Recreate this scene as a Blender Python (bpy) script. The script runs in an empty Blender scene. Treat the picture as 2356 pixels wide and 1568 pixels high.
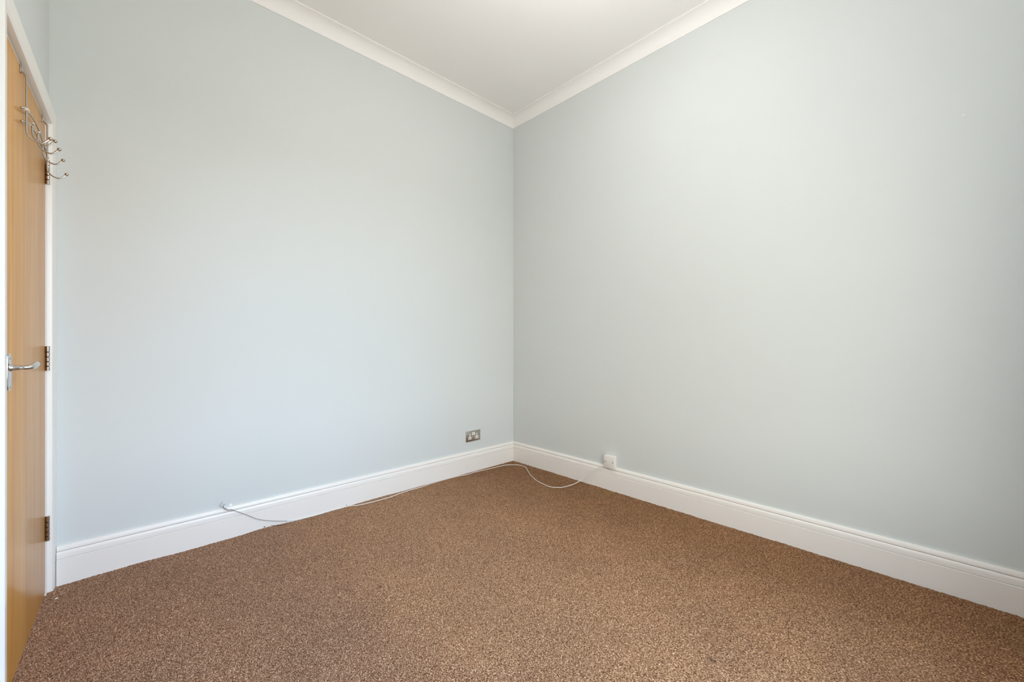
import bpy, bmesh, math
import numpy as np
from mathutils import Vector, Matrix

scene = bpy.context.scene
col = scene.collection

# ------------------------------------------------------------------ camera
CAM = Vector((-2.50489, -2.63914, 1.055))
FWD = Vector((0.6861117, 0.7274962, 0.0))
cam_data = bpy.data.cameras.new('camera')
cam_data.sensor_fit = 'HORIZONTAL'
cam_data.sensor_width = 36.0
cam_data.lens = 36.0 * 945.0 / 2356.0
cam_data.clip_start = 0.02
cam = bpy.data.objects.new('camera', cam_data)
col.objects.link(cam)
cam.location = CAM
cam.rotation_euler = FWD.to_track_quat('-Z', 'Y').to_euler()
scene.camera = cam

# ------------------------------------------------------------------ daylight
BACK = -3.00                       # room side of the window wall (behind the camera)
WX0, WX1, WZ0, WZ1 = -2.35, -0.72, 0.50, 2.25   # window opening
WTHICK = 0.30
world = bpy.data.worlds.new('sky')
scene.world = world
world.use_nodes = True
nt = world.node_tree
nt.nodes.clear()
w_out = nt.nodes.new('ShaderNodeOutputWorld')
w_bg = nt.nodes.new('ShaderNodeBackground')
w_geo = nt.nodes.new('ShaderNodeTexCoord')
w_sep = nt.nodes.new('ShaderNodeSeparateXYZ')
nt.links.new(w_geo.outputs['Generated'], w_sep.inputs[0])
nt.links.new(w_bg.outputs[0], w_out.inputs['Surface'])
# elevation: sunlit ground below, pale horizon, sky above; bright white cloud on the sun's side (-x), blue away from it
def w_rampnode(stops):
    r_ = nt.nodes.new('ShaderNodeValToRGB')
    r_.color_ramp.elements[0].position, r_.color_ramp.elements[0].color = stops[0]
    r_.color_ramp.elements[1].position, r_.color_ramp.elements[1].color = stops[-1]
    for p_, c_ in stops[1:-1]:
        r_.color_ramp.elements.new(p_).color = c_
    return r_
def w_maprange(src, a, b_, smooth=False):
    m_ = nt.nodes.new('ShaderNodeMapRange')
    m_.inputs['From Min'].default_value = a; m_.inputs['From Max'].default_value = b_
    if smooth: m_.interpolation_type = 'SMOOTHSTEP'
    nt.links.new(src, m_.inputs['Value'])
    return m_.outputs[0]
GROUND = (0.38, 0.365, 0.34, 1)
elev = w_maprange(w_sep.outputs['Z'], -1.0, 1.0)
blue = w_rampnode([(0.0, GROUND), (0.485, GROUND), (0.515, (1.36, 1.50, 1.68, 1)), (0.60, (1.18, 1.47, 1.94, 1)), (1.0, (0.7, 1.05, 1.55, 1))])
white = w_rampnode([(0.0, GROUND), (0.485, GROUND), (0.515, (1.0, 0.94, 0.86, 1)), (0.70, (0.98, 0.95, 0.90, 1)), (1.0, (0.7, 1.05, 1.55, 1))])
nt.links.new(elev, blue.inputs[0]); nt.links.new(elev, white.inputs[0])
wmix = nt.nodes.new('ShaderNodeMix'); wmix.data_type = 'RGBA'
nt.links.new(w_maprange(w_sep.outputs['X'], -0.55, 0.15, True), wmix.inputs[0])
nt.links.new(white.outputs[0], wmix.inputs[6]); nt.links.new(blue.outputs[0], wmix.inputs[7])
nt.links.new(wmix.outputs[2], w_bg.inputs['Color'])
w_bg.inputs['Strength'].default_value = 9.0

portal_data = bpy.data.lights.new('window_portal', 'AREA')
portal_data.shape = 'RECTANGLE'
portal_data.size = WX1 - WX0
portal_data.size_y = WZ1 - WZ0
portal_data.cycles.is_portal = True
portal = bpy.data.objects.new('window_portal', portal_data)
col.objects.link(portal)
portal.location = ((WX0 + WX1) / 2, BACK - WTHICK - 0.01, (WZ0 + WZ1) / 2)
portal.rotation_euler = Vector((0, 1, 0)).to_track_quat('-Z', 'Z').to_euler()

FILL_POWER = 76.0                  # emission strength of the added fill globe

scene.view_settings.view_transform = 'Standard'
scene.view_settings.look = 'None'
scene.view_settings.gamma = 1.0
scene.view_settings.use_curve_mapping = False
scene.view_settings.exposure = -0.14
scene.cycles.max_bounces = 6
scene.cycles.diffuse_bounces = 6
scene.cycles.use_adaptive_sampling = True
scene.cycles.adaptive_threshold = 0.05
scene.cycles.use_light_tree = False
scene.cycles.sample_clamp_indirect = 8.0

# ------------------------------------------------------------------ materials
def srgb(r, g, b):
    def f(c):
        c /= 255.0
        return c / 12.92 if c <= 0.04045 else ((c + 0.055) / 1.055) ** 2.4
    return (f(r), f(g), f(b), 1.0)

def new_mat(name, color, rough=0.5, metal=0.0, spec=0.5, coat=0.0, coat_rough=0.1):
    m = bpy.data.materials.new(name)
    m.use_nodes = True
    b = m.node_tree.nodes['Principled BSDF']
    b.inputs['Base Color'].default_value = color
    b.inputs['Roughness'].default_value = rough
    b.inputs['Metallic'].default_value = metal
    b.inputs['Specular IOR Level'].default_value = spec
    b.inputs['Coat Weight'].default_value = coat
    b.inputs['Coat Roughness'].default_value = coat_rough
    return m

def N(m, t): return m.node_tree.nodes.new(t)
def L(m, a, b): m.node_tree.links.new(a, b)

def ramp(m, stops):
    r = N(m, 'ShaderNodeValToRGB')
    els = r.color_ramp.elements
    els[0].position, els[0].color = stops[0]
    els[1].position, els[1].color = stops[-1]
    for p, c in stops[1:-1]:
        k = els.new(p); k.color = c
    return r

def noise(m, vec, scale, detail=2.0, rough=0.5):
    n = N(m, 'ShaderNodeTexNoise')
    n.inputs['Scale'].default_value = scale
    n.inputs['Detail'].default_value = detail
    n.inputs['Roughness'].default_value = rough
    if vec is not None: L(m, vec, n.inputs['Vector'])
    return n

def coords(m, scale=(1, 1, 1)):
    t = N(m, 'ShaderNodeTexCoord'); mp = N(m, 'ShaderNodeMapping')
    mp.inputs['Scale'].default_value = scale
    L(m, t.outputs['Object'], mp.inputs['Vector'])
    return mp.outputs['Vector']

def painted(name, color, rough, bump, scale, spec=0.5, var=0.02):
    m = new_mat(name, color, rough, spec=spec)
    b = m.node_tree.nodes['Principled BSDF']
    v = coords(m)
    n1 = noise(m, v, 1.7, 3.0)
    c2 = tuple(min(1.0, x * (1 + var)) for x in color[:3]) + (1,)
    c1 = tuple(x * (1 - var) for x in color[:3]) + (1,)
    r = ramp(m, [(0.3, c1), (0.7, c2)])
    L(m, n1.outputs['Fac'], r.inputs[0]); L(m, r.outputs[0], b.inputs['Base Color'])
    if bump:
        n2 = noise(m, v, scale, 2.0)
        bp = N(m, 'ShaderNodeBump')
        bp.inputs['Strength'].default_value = bump
        bp.inputs['Distance'].default_value = 0.001
        L(m, n2.outputs['Fac'], bp.inputs['Height']); L(m, bp.outputs[0], b.inputs['Normal'])
    return m

M = {}
M['wall'] = painted('duck_egg_emulsion', srgb(214.6, 218.4, 216.8), 0.55, 0.10, 260, spec=0.35, var=0.008)
M['ceiling'] = painted('white_ceiling_emulsion', srgb(246, 243, 240), 0.8, 0.08, 200, spec=0.2, var=0.006)
M['coving'] = painted('white_coving_paint', srgb(245, 242, 239), 0.7, 0.0, 100, spec=0.25, var=0.004)
M['gloss'] = painted('white_gloss_paint', srgb(242, 237, 231), 0.32, 0.05, 60, var=0.006)
M['plastic'] = new_mat('white_plastic', srgb(236, 232, 226), 0.35)
M['pvc'] = new_mat('white_cable_sheath', srgb(238, 232, 224), 0.4)
M['core'] = new_mat('grey_wire_insulation', srgb(132, 132, 140), 0.45)
M['black'] = new_mat('black_hole', srgb(24, 22, 20), 0.8)
M['screw'] = new_mat('dark_screw', srgb(70, 62, 52), 0.45, metal=0.6)
M['chrome'] = new_mat('chrome', srgb(215, 215, 215), 0.12, metal=1.0)
M['steel'] = new_mat('brushed_nickel', srgb(190, 184, 176), 0.24, metal=1.0)
M['hinge'] = new_mat('hinge_steel', srgb(190, 176, 166), 0.28, metal=1.0)
M['oil'] = new_mat('dark_hinge_gap', srgb(38, 28, 22), 0.6)
M['socket_plate'] = new_mat('satin_steel_plate', srgb(196, 193, 186), 0.34, metal=1.0)
M['tape'] = new_mat('cream_tape', srgb(228, 214, 190), 0.6)
M['thread'] = new_mat('dark_thread', srgb(60, 42, 32), 0.9)

# door veneer: straight vertical grain under a satin lacquer
m = new_mat('beech_veneer', srgb(196, 154, 104), 0.45, spec=0.35, coat=0.35, coat_rough=0.18)
b = m.node_tree.nodes['Principled BSDF']
v = coords(m, (1.0, 1.0, 0.045))
g1 = noise(m, v, 42.0, 4.0, 0.6)
g2 = noise(m, v, 7.0, 2.0, 0.5)
mx = N(m, 'ShaderNodeMath'); mx.operation = 'MULTIPLY_ADD'
L(m, g1.outputs['Fac'], mx.inputs[0]); mx.inputs[1].default_value = 0.55
ms = N(m, 'ShaderNodeMath'); ms.operation = 'MULTIPLY'
L(m, g2.outputs['Fac'], ms.inputs[0]); ms.inputs[1].default_value = 0.45
L(m, ms.outputs[0], mx.inputs[2])
r = ramp(m, [(0.32, srgb(190, 128, 50)), (0.5, srgb(208, 148, 66)), (0.68, srgb(220, 164, 84))])
L(m, mx.outputs[0], r.inputs[0]); L(m, r.outputs[0], b.inputs['Base Color'])
M['veneer'] = m

# carpet: brown twist pile, tufts in rows along Y
m = new_mat('brown_twist_pile', srgb(140, 108, 84), 0.95, spec=0.1)
b = m.node_tree.nodes['Principled BSDF']
b.inputs['Sheen Weight'].default_value = 0.06
b.inputs['Sheen Roughness'].default_value = 0.6
b.inputs['Sheen Tint'].default_value = (0.9, 0.8, 0.7, 1)
v = coords(m, (1.0, 0.5, 1.0))
n1 = noise(m, v, 370.0, 2.0, 0.6)
r1 = ramp(m, [(0.31, srgb(62, 37, 22)), (0.45, srgb(130, 92, 65)), (0.55, srgb(171, 130, 98)), (0.69, srgb(236, 202, 168))])
L(m, n1.outputs['Fac'], r1.inputs[0])
v2 = coords(m)
n2 = noise(m, v2, 3.2, 4.0, 0.65)
r2 = ramp(m, [(0.3, (0.88, 0.87, 0.87, 1)), (0.7, (1.05, 1.03, 1.0, 1))])
L(m, n2.outputs['Fac'], r2.inputs[0])
mm = N(m, 'ShaderNodeMix'); mm.data_type = 'RGBA'; mm.blend_type = 'MULTIPLY'
mm.inputs[0].default_value = 1.0
L(m, r1.outputs[0], mm.inputs[6]); L(m, r2.outputs[0], mm.inputs[7])
# painted in: bluish daylight by the door, dimmer light on the untrodden right margin
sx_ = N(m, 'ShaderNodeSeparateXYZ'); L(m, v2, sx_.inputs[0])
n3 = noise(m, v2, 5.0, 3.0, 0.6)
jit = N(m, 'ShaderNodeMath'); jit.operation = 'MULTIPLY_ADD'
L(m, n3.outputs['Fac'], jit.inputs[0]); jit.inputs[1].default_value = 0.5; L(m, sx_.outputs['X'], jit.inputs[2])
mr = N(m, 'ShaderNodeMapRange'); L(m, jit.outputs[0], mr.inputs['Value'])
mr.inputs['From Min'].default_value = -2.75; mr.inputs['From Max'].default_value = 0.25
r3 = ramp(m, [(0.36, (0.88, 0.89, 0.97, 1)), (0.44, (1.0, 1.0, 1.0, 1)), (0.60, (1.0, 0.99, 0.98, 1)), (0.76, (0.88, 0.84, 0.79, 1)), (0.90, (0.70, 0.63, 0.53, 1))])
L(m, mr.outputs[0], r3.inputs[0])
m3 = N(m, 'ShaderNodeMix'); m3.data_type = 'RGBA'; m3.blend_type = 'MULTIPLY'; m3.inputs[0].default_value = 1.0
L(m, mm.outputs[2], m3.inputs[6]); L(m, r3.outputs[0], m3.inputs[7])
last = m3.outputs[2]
# old stains: two small dark drips and a faint greenish patch beside the junction box
for (qx, qy), rad, tint in (((-1.094, -2.108), 0.016, (0.50, 0.50, 0.56, 1)), ((-1.713, -0.974), 0.016, (0.55, 0.55, 0.62, 1)), ((-0.082, -1.02), 0.10, (0.93, 1.03, 0.90, 1))):
    cmb = N(m, 'ShaderNodeCombineXYZ'); L(m, sx_.outputs['X'], cmb.inputs[0]); L(m, sx_.outputs['Y'], cmb.inputs[1])
    dst = N(m, 'ShaderNodeVectorMath'); dst.operation = 'DISTANCE'
    L(m, cmb.outputs[0], dst.inputs[0]); dst.inputs[1].default_value = (qx, qy, 0)
    fr = N(m, 'ShaderNodeMapRange'); L(m, dst.outputs['Value'], fr.inputs['Value'])
    fr.inputs['From Min'].default_value = rad; fr.inputs['From Max'].default_value = rad * 0.3
    ms_ = N(m, 'ShaderNodeMix'); ms_.data_type = 'RGBA'; ms_.blend_type = 'MULTIPLY'
    L(m, fr.outputs[0], ms_.inputs[0]); L(m, last, ms_.inputs[6]); ms_.inputs[7].default_value = tint
    last = ms_.outputs[2]
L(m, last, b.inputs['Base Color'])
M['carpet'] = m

# window glass: clear pane with a faint reflection
m = bpy.data.materials.new('window_glass'); m.use_nodes = True
nt2 = m.node_tree; nt2.nodes.clear()
o_ = N(m, 'ShaderNodeOutputMaterial'); t_ = N(m, 'ShaderNodeBsdfTransparent'); g_ = N(m, 'ShaderNodeBsdfGlossy')
t_.inputs[0].default_value = (0.96, 0.98, 0.97, 1); g_.inputs['Roughness'].default_value = 0.02
x_ = N(m, 'ShaderNodeMixShader'); x_.inputs[0].default_value = 0.06
L(m, t_.outputs[0], x_.inputs[1]); L(m, g_.outputs[0], x_.inputs[2]); L(m, x_.outputs[0], o_.inputs[0])
M['glass'] = m

# opal globe of the added fill lamp (it gives off light)
m = new_mat('opal_fill_globe', srgb(250, 240, 225), 0.4)
b = m.node_tree.nodes['Principled BSDF']
b.inputs['Emission Color'].default_value = (1.0, 0.985, 0.97, 1)
b.inputs['Emission Strength'].default_value = FILL_POWER
M['globe'] = m

# ------------------------------------------------------------------ mesh helpers
class MB:
    """collects shapes in world coordinates and links them as one mesh object"""
    def __init__(self): self.v = []; self.f = []
    def add(self, vs, fs):
        k = len(self.v)
        self.v += [tuple(p) for p in vs]
        self.f += [tuple(i + k for i in q) for q in fs]
        return self
    def box(self, a, b, xf=None):
        (x0, y0, z0), (x1, y1, z1) = a, b
        vs = [(x0, y0, z0), (x1, y0, z0), (x1, y1, z0), (x0, y1, z0), (x0, y0, z1), (x1, y0, z1), (x1, y1, z1), (x0, y1, z1)]
        if xf: vs = [xf(*p) for p in vs]
        return self.add(vs, [(0, 3, 2, 1), (4, 5, 6, 7), (0, 1, 5, 4), (1, 2, 6, 5), (2, 3, 7, 6), (3, 0, 4, 7)])
    def sweep(self, rings, closed=True, caps=True):
        """rings: list of equally long point lists"""
        n = len(rings[0]); vs = [p for r in rings for p in r]; fs = []
        for i in range(len(rings) - 1):
            for j in range(n if closed else n - 1):
                a = i * n + j; b2 = i * n + (j + 1) % n
                fs.append((a, b2, b2 + n, a + n))
        if caps:
            fs.append(tuple(range(n))[::-1]); fs.append(tuple(range((len(rings) - 1) * n, len(rings) * n)))
        return self.add(vs, fs)
    def tube(self, pts, r, seg=10, smooth_n=0):
        P = [Vector(p) for p in pts]
        if smooth_n: P = catmull(P, smooth_n)
        rad = r if isinstance(r, (list, tuple)) else [r] * len(P)
        if len(rad) != len(P):
            rad = list(np.interp(np.linspace(0, 1, len(P)), np.linspace(0, 1, len(rad)), rad))
        rings = []; up = None
        for i, p in enumerate(P):
            t = (P[min(i + 1, len(P) - 1)] - P[max(i - 1, 0)]).normalized()
            if up is None:
                up = t.orthogonal().normalized()
            up = (up - t * up.dot(t)).normalized()
            s = t.cross(up)
            rings.append([p + (up * math.cos(2 * math.pi * k / seg) + s * math.sin(2 * math.pi * k / seg)) * rad[i] for k in range(seg)])
        return self.sweep(rings)
    def ball(self, c, r, seg=14, sc=(1, 1, 1)):
        rings = []; nr = 8; c = Vector(c)
        for i in range(1, nr):
            th = math.pi * i / nr
            rings.append([c + Vector((r * sc[0] * math.sin(th) * math.cos(2 * math.pi * k / seg), r * sc[1] * math.sin(th) * math.sin(2 * math.pi * k / seg), r * sc[2] * math.cos(th))) for k in range(seg)])
        return self.sweep(rings)
    def build(self, name, mat, parent=None, smooth=True, bevel=0.0, bseg=2, origin=None):
        off = Vector((0, 0, 0))
        if parent is not None:
            p = parent
            while p is not None: off = off + p.location; p = p.parent
        o0 = Vector(origin) if origin is not None else off
        me = bpy.data.meshes.new(name)
        me.from_pydata([tuple(Vector(p) - o0) for p in self.v], [], self.f)
        bm = bmesh.new(); bm.from_mesh(me)
        bmesh.ops.recalc_face_normals(bm, faces=bm.faces)
        if bevel:
            ed = [e for e in bm.edges if len(e.link_faces) == 2 and e.calc_face_angle(0) > 0.6]
            bmesh.ops.bevel(bm, geom=ed, offset=bevel, segments=bseg, profile=0.5, affect='EDGES', clamp_overlap=True)
        bm.to_mesh(me); bm.free()
        if smooth:
            me.shade_smooth()
            me.set_sharp_from_angle(angle=math.radians(35))
        me.materials.append(M[mat])
        o = bpy.data.objects.new(name, me)
        col.objects.link(o)
        if parent is not None: o.parent = parent
        o.location = o0 - off
        return o

def catmull(P, n):
    out = []
    Q = [P[0] * 2 - P[1]] + P + [P[-1] * 2 - P[-2]]
    for i in range(1, len(Q) - 2):
        p0, p1, p2, p3 = Q[i - 1], Q[i], Q[i + 1], Q[i + 2]
        for k in range(n):
            t = k / n
            out.append(0.5 * ((2 * p1) + (p2 - p0) * t + (2 * p0 - 5 * p1 + 4 * p2 - p3) * t * t + (3 * p1 - p0 - 3 * p2 + p3) * t ** 3))
    out.append(P[-1])
    return out

def empty(name, loc):
    o = bpy.data.objects.new(name, None)
    col.objects.link(o); o.location = loc
    o.empty_display_size = 0.05
    return o

def tag(o, label, cat, group=None, kind=None):
    o['label'] = label; o['category'] = cat
    if group: o['group'] = group
    if kind: o['kind'] = kind
    return o

def struct(o, label, cat): return tag(o, label, cat, kind='structure')

# ------------------------------------------------------------------ the room
H = 3.007                         # ceiling
COVE_P = 0.077                    # coving drop and projection
P0 = Vector((-2.74012, 0.0, 0.0)) # corner of the left wall and the door wall
DU = Vector((-0.02010802, -0.99979781, 0.0))   # along the door wall, towards the window
DN = Vector((0.99979781, -0.02010802, 0.0))    # out of the door wall, into the room
def D(u, n, z):
    """door wall frame -> world"""
    return P0 + DU * u + DN * n + Vector((0, 0, z))
DEND = -BACK / 0.99979781         # length of the door wall

T = 0.12
struct(MB().box((-2.9, 0.0, -0.05), (T, T, H + 0.1)).build('wall_left', 'wall', smooth=False),
       'long pale duck-egg wall left of the corner, with the metal socket', 'wall')
struct(MB().box((0.0, BACK - WTHICK, -0.05), (T, 0.0, H + 0.1)).build('wall_right', 'wall', smooth=False),
       'pale duck-egg wall right of the corner, above the white junction box', 'wall')
# door wall with its opening
OU0, OU1, OZ = 0.083, 0.858, 1.972
wb = MB()
wb.box((-0.02, -T, -0.05), (OU0 - 0.0, 0.0, H + 0.1), D)
wb.box((OU1, -T, -0.05), (DEND + 0.25, 0.0, H + 0.1), D)
wb.box((OU0, -T, OZ), (OU1, 0.0, H + 0.1), D)
struct(wb.build('wall_door', 'wall', smooth=False), 'narrow strip of duck-egg wall around the wooden door', 'wall')
# window wall with its opening
wb = MB()
wb.box((-3.0, BACK - WTHICK, -0.05), (WX0, BACK, H + 0.1))
wb.box((WX1, BACK - WTHICK, -0.05), (T, BACK, H + 0.1))
wb.box((WX0, BACK - WTHICK, -0.05), (WX1, BACK, WZ0))
wb.box((WX0, BACK - WTHICK, WZ1), (WX1, BACK, H + 0.1))
struct(wb.build('wall_window', 'wall', smooth=False), 'duck-egg wall with the daylight window, facing the long wall', 'wall')
struct(MB().box((-3.0, BACK - WTHICK, H), (T, T, H + 0.1)).build('ceiling', 'ceiling', smooth=False),
       'plain off-white ceiling above the white coving', 'ceiling')

# carpet: real pile relief
rng = np.random.default_rng(7)
RES = 0.0032
gx = np.arange(-2.90, 0.0 + RES, RES); gy = np.arange(BACK - 0.004, 0.0 + RES, RES)
nx, ny = len(gx), len(gy)
def blur(a, s, ax):
    k = np.exp(-0.5 * (np.arange(-int(3 * s) - 1, int(3 * s) + 2) / s) ** 2); k /= k.sum()
    pad = len(k) // 2
    a = np.concatenate([a.take(range(pad), ax), a, a.take(range(a.shape[ax] - pad, a.shape[ax]), ax)], ax)
    out = 0
    for i, w in enumerate(k):
        out = out + w * a.take(range(i, i + a.shape[ax] - 2 * pad), ax)
    return out
tuft = blur(blur(rng.standard_normal((ny, nx)), 0.55, 1), 0.95, 0)
tuft /= tuft.std()
und = blur(blur(rng.standard_normal((ny, nx)), 14, 1), 14, 0)
und /= und.std()
X, Y = np.meshgrid(gx, gy)
TUFT = 0.00125 * (0.35 + 0.65 * np.clip(np.minimum(-Y, -X) / 0.06, 0, 1))   # the pile lies flatter where it is tucked in at the walls
z = 0.0045 + TUFT * np.clip(tuft, -2.2, 2.2) + 0.0007 * und
# the edge along the long wall is not cut straight: it rides up a little here and there
wave = 0.008 * np.exp(-((X + 1.94) / 0.09) ** 2) - 0.0042 * np.exp(-((X + 1.64) / 0.17) ** 4) + 0.003 * np.exp(-((X + 2.45) / 0.10) ** 2)
z += wave * np.exp(-np.abs(Y + 0.02) / 0.05)
verts = np.stack([X, Y, z], -1).reshape(-1, 3).astype(np.float32)
idx = np.arange(nx * ny, dtype=np.int32).reshape(ny, nx)
quads = np.stack([idx[:-1, :-1], idx[:-1, 1:], idx[1:, 1:], idx[1:, :-1]], -1).reshape(-1)
me = bpy.data.meshes.new('floor')
me.vertices.add(nx * ny); me.vertices.foreach_set('co', verts.reshape(-1))
me.loops.add(len(quads)); me.loops.foreach_set('vertex_index', quads)
nq = len(quads) // 4
me.polygons.add(nq)
me.polygons.foreach_set('loop_start', np.arange(nq, dtype=np.int32) * 4)
me.polygons.foreach_set('loop_total', np.full(nq, 4, dtype=np.int32))
me.update(calc_edges=True); me.validate()
me.shade_smooth()
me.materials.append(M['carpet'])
floor = bpy.data.objects.new('floor', me); col.objects.link(floor)
struct(floor, 'brown flecked twist-pile carpet covering the whole floor', 'carpet')

# skirting boards: profile of (projection, height), room-side outline from floor to top
SK = [(0.0, -0.006), (0.0200, -0.006), (0.0200, 0.1135), (0.0186, 0.1146), (0.0120, 0.1148), (0.0120, 0.1170), (0.0166, 0.1172),
      (0.0166, 0.1300), (0.0158, 0.1415), (0.0140, 0.1445), (0.0122, 0.1464), (0.0060, 0.1466), (0.0060, 0.1491), (0.0128, 0.1493),
      (0.0128, 0.1520), (0.0112, 0.1655), (0.0090, 0.1682), (0.0, 0.1694)]
struct(MB().sweep([[(-2.7180, -n, zz) for n, zz in SK], [(-n, -n, zz) for n, zz in SK]]).build('baseboard_left', 'gloss'),
       'white moulded skirting board along the long wall behind the loose cable', 'skirting')
struct(MB().sweep([[(-n, -n, zz) for n, zz in SK], [(-n, BACK + n, zz) for n, zz in SK]]).build('baseboard_right', 'gloss'),
       'white moulded skirting board under the junction box', 'skirting')
struct(MB().sweep([[(-n, BACK + n, zz) for n, zz in SK], [(-2.80, BACK + n, zz) for n, zz in SK]]).build('baseboard_window', 'gloss'),
       'white moulded skirting board under the window', 'skirting')
struct(MB().sweep([[D(0.920, n, zz) for n, zz in SK], [D(DEND - n, n, zz) for n, zz in SK]]).build('baseboard_door', 'gloss'),
       'white moulded skirting board beside the wooden door', 'skirting')

# coving: concave quarter between two small lips
cp = COVE_P; zb = H - cp
CV = [(0.0, zb), (0.006, zb), (0.007, zb + 0.005)]
for k in range(0, 13):
    a = math.pi / 2 * k / 12
    rr = cp - 0.0125
    CV.append((0.0072 + rr * (1 - math.cos(a)), zb + 0.0055 + rr * math.sin(a)))
CV += [(cp - 0.0045, H - 0.0062), (cp, H - 0.0055), (cp, H + 0.002), (0.0, H + 0.002)]
struct(MB().sweep([[(-2.7401 + n, -n, zz) for n, zz in CV], [(-n, -n, zz) for n, zz in CV]]).build('trim_1', 'coving'),
       'white concave coving above the long wall with the socket', 'coving')
struct(MB().sweep([[(-n, -n, zz) for n, zz in CV], [(-n, BACK + n, zz) for n, zz in CV]]).build('trim_2', 'coving'),
       'white concave coving above the wall with the junction box', 'coving')
struct(MB().sweep([[(-n, BACK + n, zz) for n, zz in CV], [(-2.80 + n, BACK + n, zz) for n, zz in CV]]).build('trim_3', 'coving'),
       'white concave coving above the window', 'coving')
struct(MB().sweep([[D(n, n, zz) for n, zz in CV], [D(DEND - n, n, zz) for n, zz in CV]]).build('trim_4', 'coving'),
       'white concave coving above the wooden door', 'coving')

# ------------------------------------------------------------------ door surround
AW, AT = 0.0585, 0.0215
# (distance from the inner edge, projection)
AP = [(0.0, -0.001), (0.0, 0.0125), (0.0012, 0.0150), (0.0040, 0.0165), (0.0075, 0.0165), (0.0095, 0.0178), (0.020, 0.0185), (0.040, 0.0200),
      (0.052, AT), (0.056, AT), (0.058, AT - 0.0015), (AW, AT - 0.004), (AW, -0.001)]
AI0, AI1, AZ = 0.0590, 0.8585, 1.9650     # inner edges of the architrave
sur = empty('trim_5', D(0.47, 0, 0))
struct(sur, 'white moulded architrave framing the wooden door', 'door frame')
MB().sweep([[D(AI0 - w, n, -0.004) for w, n in AP], [D(AI0 - w, n, AZ + w) for w, n in AP]]).build('architrave_post', 'gloss', sur)
MB().sweep([[D(AI1 + w, n, -0.004) for w, n in AP], [D(AI1 + w, n, AZ + w) for w, n in AP]]).build('architrave_post', 'gloss', sur)
MB().sweep([[D(AI0 - w, n, AZ + w) for w, n in AP], [D(AI1 + w, n, AZ + w) for w, n in AP]]).build('architrave_head', 'gloss', sur)
ln = MB()     # lining with its stop behind the leaf
ln.box((AI0, -T, -0.004), (0.0862, 0.0008, 1.9625), D)
ln.box((0.8545, -T, -0.004), (AI1, 0.0008, 1.9625), D)
ln.box((AI0, -T, 1.9645), (AI1, -0.0008, 1.985), D)
ln.box((0.080, -T, -0.004), (0.100, -0.046, 1.9625), D)
ln.box((0.840, -T, -0.004), (0.860, -0.046, 1.9625), D)
ln.box((0.080, -T, 1.945), (0.860, -0.046, 1.970), D)
ln.build('door_lining', 'gloss', sur, smooth=False)

# ------------------------------------------------------------------ door leaf, hinges, lever handle
door = empty('door_1', D(0.47, -0.02, 0))
struct(door, 'pale wooden veneer door with chrome lever handle, hung with a hook rack', 'door')
MB().box((0.0885, -0.043, 0.015), (0.8515, -0.0015, 1.9535), D).build('door_leaf', 'veneer', door, bevel=0.001)
MB().box((0.0885, -0.043, 1.9536), (0.8515, -0.0012, 1.9575), D).build('top_lipping', 'gloss', door, smooth=False)
for hz in (0.281, 0.983, 1.752):
    hg = MB().tube([D(0.0885, 0.0055, hz - 0.049), D(0.0885, 0.0055, hz + 0.049)], 0.0046, 14)
    hg.box((0.0868, -0.03, hz - 0.049), (0.0884, 0.006, hz + 0.049), D)
    hb = hg.build('hinge', 'oil', door)
    edges = [-0.051, -0.032, -0.0135, 0.0065, 0.0265, 0.051]
    for k in range(5):
        z0, z1 = hz + edges[k] + (0.0014 if k else 0), hz + edges[k + 1] - (0.0014 if k < 4 else 0)
        c = lambda zz: D(0.0885, 0.0058, zz)
        MB().tube([c(z0), c(z0 + 0.0008), c(z1 - 0.0008), c(z1)], [0.0052, 0.0062, 0.0062, 0.0052], 18).build('knuckle', 'hinge', hb)

# lever on a short backplate with rounded ends
SU, SZ = 0.752, 0.968
outl = []
hw, hh = 0.024, 0.0555
for k in range(13):
    a = math.pi * k / 12
    outl.append((hw * math.cos(a), hh - 0.016 + 0.016 * math.sin(a)))
for k in range(13):
    a = math.pi + math.pi * k / 12
    outl.append((hw * math.cos(a), -hh + 0.016 + 0.016 * math.sin(a)))
rings = []
for n, s in ((-0.001, 1.0), (0.003, 1.0), (0.0055, 0.94), (0.0062, 0.86)):
    rings.append([D(SU + du * s, n, SZ - 0.004 + dz * (1 - (1 - s) * 0.45)) for du, dz in outl])
plate = MB().sweep(rings).build('handle_plate', 'chrome', door)
lv = MB()
lv.tube([D(SU, 0.004, SZ + 0.008), D(SU, 0.012, SZ + 0.008)], [0.0115, 0.0095], 18)
pts = [D(SU, 0.010, SZ + 0.008), D(SU, 0.024, SZ + 0.008), D(SU - 0.001, 0.036, SZ + 0.008), D(SU - 0.006, 0.0450, SZ + 0.009), D(SU - 0.020, 0.0485, SZ + 0.0105),
       D(SU - 0.045, 0.0485, SZ + 0.0130), D(SU - 0.072, 0.0470, SZ + 0.0145), D(SU - 0.092, 0.0455, SZ + 0.0145), D(SU - 0.100, 0.0455, SZ + 0.0142)]
lv.tube(pts, [0.0082, 0.0066, 0.0066, 0.0078, 0.0084, 0.0086, 0.0086, 0.0080, 0.0040], 16, smooth_n=6)
lv.build('lever', 'chrome', plate)
for dz in (-0.045, 0.040):
    MB().tube([D(SU, 0.0058, SZ - 0.004 + dz), D(SU, 0.0070, SZ - 0.004 + dz)], [0.0038, 0.0030], 12).build('screw', 'steel', plate)

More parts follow.
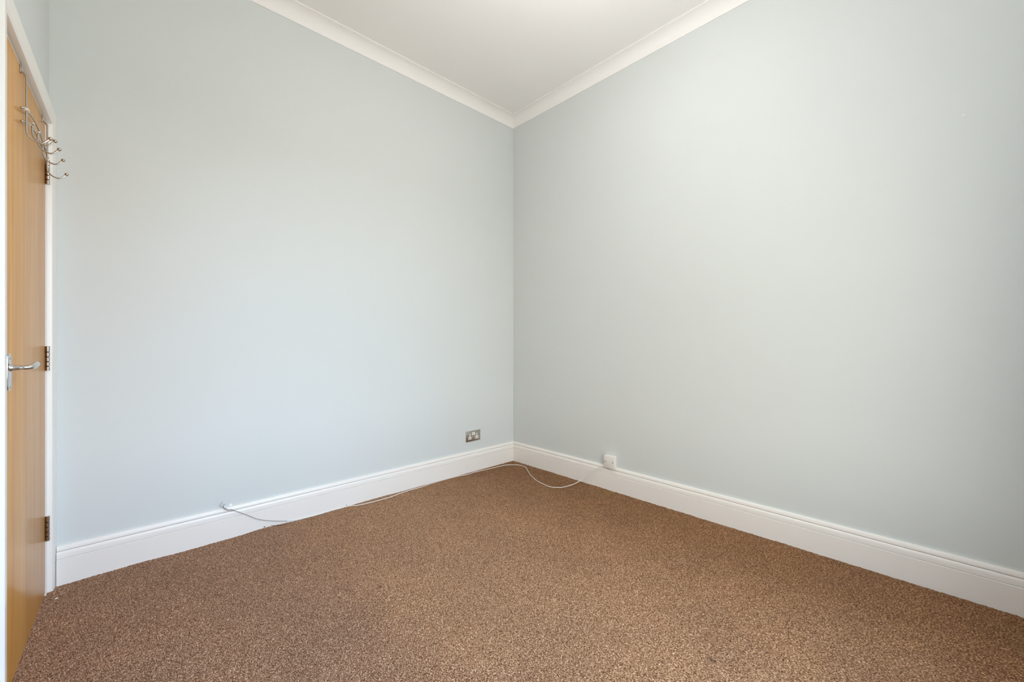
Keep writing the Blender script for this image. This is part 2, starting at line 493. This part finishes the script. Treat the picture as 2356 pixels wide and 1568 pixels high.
# ------------------------------------------------------------------ hook rack hung over the door
HU = [0.565, 0.462, 0.360, 0.257, 0.155]
HB = [1.735, 1.764, 1.770, 1.763, 1.738]       # height of the ball tips
rack = empty('hook_rack', D(0.36, 0.01, 1.71))
tag(rack, 'over-door rack of five nickel wire hooks with ball tips hung on wooden door', 'hook rack')
def zU(u): return 1.843 - 0.040 * ((u - 0.36) / 0.24) ** 2
def zL(u): return 1.808 - 0.049 * ((u - 0.36) / 0.245) ** 2
us = np.linspace(0.607, 0.118, 25)
MB().tube([D(u, 0.0085, zU(u)) for u in us], 0.0026, 10).build('rail', 'steel', rack)
MB().tube([D(u, 0.0085, zL(u)) for u in us], 0.0026, 10).build('rail', 'steel', rack)
for zf in (zU, zL):
    for u in (us[0], us[-1]):
        MB().ball(D(u, 0.0085, zf(u)), 0.0043).build('end_ball', 'steel', rack)
for k, (u, zb_) in enumerate(zip(HU, HB)):
    top = 1.925 if k in (0, 4) else zL(u) + 0.004
    zt = zb_ - 0.0215
    P = [D(u, 0.0122, top), D(u, 0.0122, (top + zt) / 2 + 0.02), D(u, 0.0122, zt + 0.034), D(u, 0.0150, zt + 0.020), D(u, 0.0225, zt + 0.0085), D(u, 0.033, zt + 0.002),
         D(u, 0.0435, zt), D(u, 0.052, zt + 0.005), D(u, 0.0585, zt + 0.0135), D(u, 0.0635, zt + 0.0200)]
    hk = MB().tube(P, 0.0026, 10, smooth_n=6).build('hook', 'steel', rack)
    MB().ball(D(u, 0.0650, zb_), 0.0062).build('ball_tip', 'steel', hk)
    if 0 < k < 4:     # the short turned-out top of the inner hooks
        MB().tube([D(u, 0.0122, zL(u) + 0.002), D(u, 0.0150, zL(u) + 0.007), D(u + 0.012, 0.0165, zL(u) + 0.006)], 0.0024, 8, smooth_n=4).build('weld', 'steel', hk)
for u in (HU[0], HU[4]):
    st = MB()
    st.box((u - 0.0085, -0.0010, 1.9300), (u + 0.0085, 0.0006, 1.9597), D)
    st.box((u - 0.0085, -0.0440, 1.9580), (u + 0.0085, 0.0006, 1.9597), D)
    st.box((u - 0.0085, -0.0450, 1.9300), (u + 0.0085, -0.0435, 1.9597), D)
    st.tube([D(u, 0.0005, 1.934), D(u, 0.007, 1.930), D(u, 0.0122, 1.921)], 0.0034, 10, smooth_n=4)
    st.build('over_door_strap', 'steel', rack, bevel=0.0004)
tp = MB().tube([D(0.575, 0.0085, zU(0.575)), D(0.556, 0.0120, zU(0.556) + 0.002), D(0.530, 0.0110, zU(0.53) - 0.002)], 0.0052, 10, smooth_n=4)
tp.build('tape_scrap', 'tape', rack)['label'] = 'cream scrap of tape on the rail'

# ------------------------------------------------------------------ double socket on the long wall
sx, sz, sw, sh = -0.4510, 0.2885, 0.146, 0.086
soc = empty('double_socket', (sx, 0, sz - sh / 2))
tag(soc, 'flat metal double plug socket with white inserts near the corner', 'socket')
MB().box((sx - sw / 2, -0.0045, sz - sh / 2), (sx + sw / 2, 0.001, sz + sh / 2)).build('face_plate', 'socket_plate', soc, bevel=0.0018)
for cx_ in (sx - 0.0335, sx + 0.0355):
    # white insert: a slim neck for the earth pin on a wide foot for the other two
    o = [(-0.0185, -0.021), (0.0185, -0.021), (0.0185, -0.003), (0.0065, -0.003), (0.0065, 0.022), (-0.0065, 0.022), (-0.0065, -0.003), (-0.0185, -0.003)]
    q = MB().sweep([[(cx_ + a, -0.0040, sz - 0.005 + c) for a, c in o], [(cx_ + a, -0.0060, sz - 0.005 + c) for a, c in o]])
    ins = q.build('socket_insert', 'plastic', soc, bevel=0.0006)
    for (a, c, w_, h_) in ((0, 0.011, 0.0026, 0.0050), (-0.0105, -0.0115, 0.0042, 0.0028), (0.0105, -0.0115, 0.0042, 0.0028)):
        MB().box((cx_ + a - w_, -0.0064, sz - 0.005 + c - h_), (cx_ + a + w_, -0.0050, sz - 0.005 + c + h_)).build('pin_hole', 'black', ins, smooth=False)
for a in (-0.0075, 0.0085):
    s_ = MB().box((sx + a - 0.0062, -0.0085, sz + 0.006), (sx + a + 0.0062, -0.0040, sz + 0.030))
    s_.build('rocker_switch', 'plastic', soc, bevel=0.0012)
for a in (-0.061, 0.061):
    MB().tube([(sx + a, -0.0040, sz), (sx + a, -0.0056, sz)], 0.0030, 12).build('screw', 'steel', soc)

# ------------------------------------------------------------------ surface box on the right wall
by, bz0, bs, bd = -1.0085, 0.1625, 0.086, 0.032
box = empty('junction_box', (0, by, bz0))
tag(box, 'small square white plastic junction box sitting on right skirting board', 'junction box')
MB().box((-bd + 0.008, by - bs / 2, bz0), (0.0, by + bs / 2, bz0 + bs)).build('back_box', 'plastic', box, bevel=0.003)
cov = MB().box((-bd, by - bs / 2, bz0), (-bd + 0.0074, by + bs / 2, bz0 + bs)).build('cover', 'plastic', box, bevel=0.0022)
for s in (-1, 1):
    MB().tube([(-bd + 0.001, by + s * 0.0302, bz0 + bs / 2), (-bd - 0.0006, by + s * 0.0302, bz0 + bs / 2)], 0.0034, 12).build('screw', 'screw', cov)
for (a, w_) in ((0.0255, 0.012), (0.0185, 0.015)):      # faint moulded marking, too small to read
    MB().box((-bd - 0.0005, by - w_ / 2, bz0 + a), (-bd + 0.001, by + w_ / 2, bz0 + a + 0.0024)).build('moulded_mark', 'plastic', cov, smooth=False)

# ------------------------------------------------------------------ loose cable
cab = empty('loose_cable', (-0.2, -0.2, 0.0))
tag(cab, 'thin white cable trailing from the junction box along the left skirting board', 'cable')
R_ = 0.0025
pts = [(-0.018, -0.99, 0.18), (-0.0232, -0.9637, 0.1648), (-0.027, -0.892, 0.1247), (-0.04, -0.824, 0.0703), (-0.055, -0.7885, 0.0331), (-0.1155, -0.7635, 0.0092), (-0.2037, -0.7543, 0.0092), (-0.2512, -0.7335, 0.0092), (-0.2832, -0.6793, 0.0092), (-0.2752, -0.6003, 0.0092), (-0.2505, -0.5068, 0.0092), (-0.1921, -0.3954, 0.0092), (-0.1376, -0.3132, 0.0092), (-0.0895, -0.2408, 0.0092), (-0.0808, -0.1754, 0.0092), (-0.1081, -0.1246, 0.0092), (-0.1604, -0.0837, 0.0092), (-0.2218, -0.0754, 0.0092), (-0.3089, -0.0658, 0.0092), (-0.3909, -0.0589, 0.0092), (-0.4729, -0.0498, 0.0092), (-0.55, -0.0553, 0.0092), (-0.6188, -0.0407, 0.0092), (-0.6966, -0.0357, 0.0092), (-0.7853, -0.0352, 0.0092), (-0.8786, -0.0381, 0.0092), (-0.96, -0.053, 0.0092), (-1.0383, -0.0501, 0.0092), (-1.1303, -0.0597, 0.0092), (-1.2116, -0.0748, 0.0092), (-1.2941, -0.0744, 0.0092), (-1.3838, -0.069, 0.0092), (-1.437, -0.0571, 0.0092), (-1.4748, -0.025, 0.0062), (-1.5278, -0.0235, 0.005), (-1.5806, -0.0235, 0.008), (-1.6192, -0.0235, 0.005), (-1.6571, -0.0235, 0.0044), (-1.7305, -0.0235, 0.006), (-1.7778, -0.0235, 0.0092), (-1.8255, -0.027, 0.0192)]
MB().tube(pts, R_, 10, smooth_n=8).build('sheath', 'pvc', cab)
core = [(-1.8150, -0.0263, 0.0170), (-1.8303, -0.0290, 0.0205), (-1.8703, -0.031, 0.0327), (-1.9031, -0.034, 0.0450), (-1.9395, -0.036, 0.0596), (-1.9773, -0.036, 0.0792), (-2.0019, -0.035, 0.0972), (-2.0283, -0.033, 0.1167),
        (-2.0542, -0.031, 0.1347), (-2.0777, -0.030, 0.1507), (-2.0970, -0.030, 0.1631)]
MB().tube(core, 0.0014, 8, smooth_n=6).build('inner_wire', 'core', cab)['label'] = 'thin grey inner wire'
MB().tube([core[-2], (-2.1066, -0.030, 0.1662), (-2.1275, -0.030, 0.1800), (-2.1400, -0.030, 0.1915), (-2.1415, -0.030, 0.1985), (-2.1360, -0.030, 0.2065), (-2.130, -0.031, 0.2115)], 0.0011, 8, smooth_n=6).build('wire_end', 'core', cab)
MB().tube([core[-2], (-2.1009, -0.031, 0.1560), (-2.1238, -0.031, 0.1752), (-2.1275, -0.031, 0.1830), (-2.1290, -0.031, 0.1935), (-2.1250, -0.031, 0.1965), (-2.1195, -0.031, 0.1930)], [0.0011, 0.0011, 0.0022, 0.0022, 0.0013, 0.0012, 0.0011], 8, smooth_n=6).build('wire_end', 'core', cab)

# cable clip nailed to the skirting
clip = empty('cable_clip', (-1.481, -0.024, 0.0))
tag(clip, 'tiny white cable clip holding the cable to the left skirting board', 'cable clip')
MB().tube([(-1.481, -0.0200, 0.0105), (-1.481, -0.0270, 0.0098), (-1.481, -0.0300, 0.0055), (-1.481, -0.0290, 0.0015)], 0.0026, 8, smooth_n=5).build('clip_body', 'plastic', clip)
MB().tube([(-1.481, -0.0190, 0.0145), (-1.481, -0.0275, 0.0150)], 0.0016, 8).build('nail', 'screw', clip)

# bits and pieces
nl = MB().tube([(-1.9374, -0.018, 0.0185), (-1.9374, -0.0245, 0.0195), (-1.9374, -0.026, 0.0196)], [0.0015, 0.0015, 0.003], 10).build('nail', 'screw', origin=(-1.9374, -0.022, 0.017))
tag(nl, 'small grey nail sticking out low on left skirting board under grey wire', 'nail')
th = MB().tube([(-1.905, -0.026, 0.0165), (-1.890, -0.034, 0.0150), (-1.873, -0.046, 0.0125), (-1.858, -0.053, 0.0115), (-1.842, -0.050, 0.0115), (-1.826, -0.040, 0.0125)], 0.0010, 6, smooth_n=5).build('carpet_thread', 'thread', origin=(-1.87, -0.045, 0.0115))
tag(th, 'loose dark carpet thread curling beside the left skirting board', 'thread')
def chip(loc, s, rz, label):
    c = Vector(loc); vs = []
    for zz, k in ((0.0, 1.0), (0.0022, 0.75)):
        for j in range(7):
            a = 2 * math.pi * j / 7 + rz
            q = k * s * (1.0 + 0.25 * math.sin(3.1 * j))
            vs.append(c + Vector((q * math.cos(a), 0.65 * q * math.sin(a), zz)))
    o = MB().sweep([vs[:7], vs[7:]]).build('paint_chip', 'plastic', smooth=False, origin=c)
    tag(o, label, 'paint chip', 'paint chips on the carpet')
chip((-0.1504, -0.0343, 0.0070), 0.0052, 0.3, 'white paint chip beside the cable near the room corner')
chip((-0.046, -0.030, 0.0070), 0.0035, 1.1, 'tiny white paint chip right in the room corner')
chip((-2.7067, -0.150, 0.0070), 0.0050, 0.0, 'pale paint chip on the carpet beside the door frame')
def spot(pos, nrm, r, name, parent, sc=(1, 1)):
    n = Vector(nrm); a = Vector((0, 0, 1)); b_ = n.cross(a); c = Vector(pos)
    rings = []
    for k, d in ((1.0, -0.0003), (0.7, 0.0006), (0.2, 0.0008)):
        rings.append([c + n * d + (a * math.sin(2 * math.pi * j / 12) * sc[1] + b_ * math.cos(2 * math.pi * j / 12) * sc[0]) * r * k * (1 + 0.2 * math.sin(2.3 * j)) for j in range(12)])
    MB().sweep(rings).build(name, 'ceiling', parent)
spot((-2.0904, 0, 0.1765), (0, -1, 0), 0.0075, 'filler_spot', bpy.data.objects['wall_left'])
spot((0, -2.6844, 1.9826), (-1, 0, 0), 0.0035, 'filler_spot', bpy.data.objects['wall_right'], (1.3, 0.8))

# ------------------------------------------------------------------ window behind the camera
win = empty('window_1', ((WX0 + WX1) / 2, BACK - WTHICK, WZ0))
struct(win, 'white sash window lighting the room from behind the viewer', 'window')
yo0, yo1 = BACK - WTHICK + 0.02, BACK - WTHICK + 0.075
fb = MB()
fb.box((WX0, yo0, WZ0), (WX0 + 0.05, yo1, WZ1)); fb.box((WX1 - 0.05, yo0, WZ0), (WX1, yo1, WZ1))
fb.box((WX0 + 0.05, yo0, WZ0), (WX1 - 0.05, yo1, WZ0 + 0.06)); fb.box((WX0 + 0.05, yo0, WZ1 - 0.05), (WX1 - 0.05, yo1, WZ1))
zm = (WZ0 + WZ1) / 2
fb.box((WX0 + 0.05, yo0, zm - 0.02), (WX1 - 0.05, yo1, zm + 0.02))
fb.build('window_frame', 'gloss', win, smooth=False)
for z0, z1 in ((WZ0 + 0.06, zm - 0.02), (zm + 0.02, WZ1 - 0.05)):
    MB().box((WX0 + 0.05, yo0 + 0.024, z0), (WX1 - 0.05, yo0 + 0.028, z1)).build('pane', 'glass', win, smooth=False)
MB().box((WX0 - 0.04, BACK - WTHICK + 0.075, WZ0 - 0.03), (WX1 + 0.04, BACK + 0.05, WZ0)).build('window_sill', 'gloss', win, bevel=0.004)

# ------------------------------------------------------------------ added fill lamp, out of view, brightens ceiling and upper walls
lx, ly = -1.22, -1.70
lamp = empty('fill_lamp', (lx, ly, H - 0.61))
tag(lamp, 'added opal globe fill lamp hanging unseen from the ceiling', 'fill lamp')
MB().tube([(lx, ly, H), (lx, ly, H - 0.012), (lx, ly, H - 0.03)], [0.045, 0.045, 0.02], 24).build('ceiling_rose', 'plastic', lamp)
MB().tube([(lx, ly, H - 0.02), (lx, ly, H - 0.39)], 0.0035, 10).build('cord', 'pvc', lamp)
MB().tube([(lx, ly, H - 0.37), (lx, ly, H - 0.40), (lx, ly, H - 0.425)], [0.012, 0.024, 0.03], 18).build('lamp_holder', 'plastic', lamp)
MB().ball((lx, ly, H - 0.515), 0.095, 24).build('globe', 'globe', lamp)
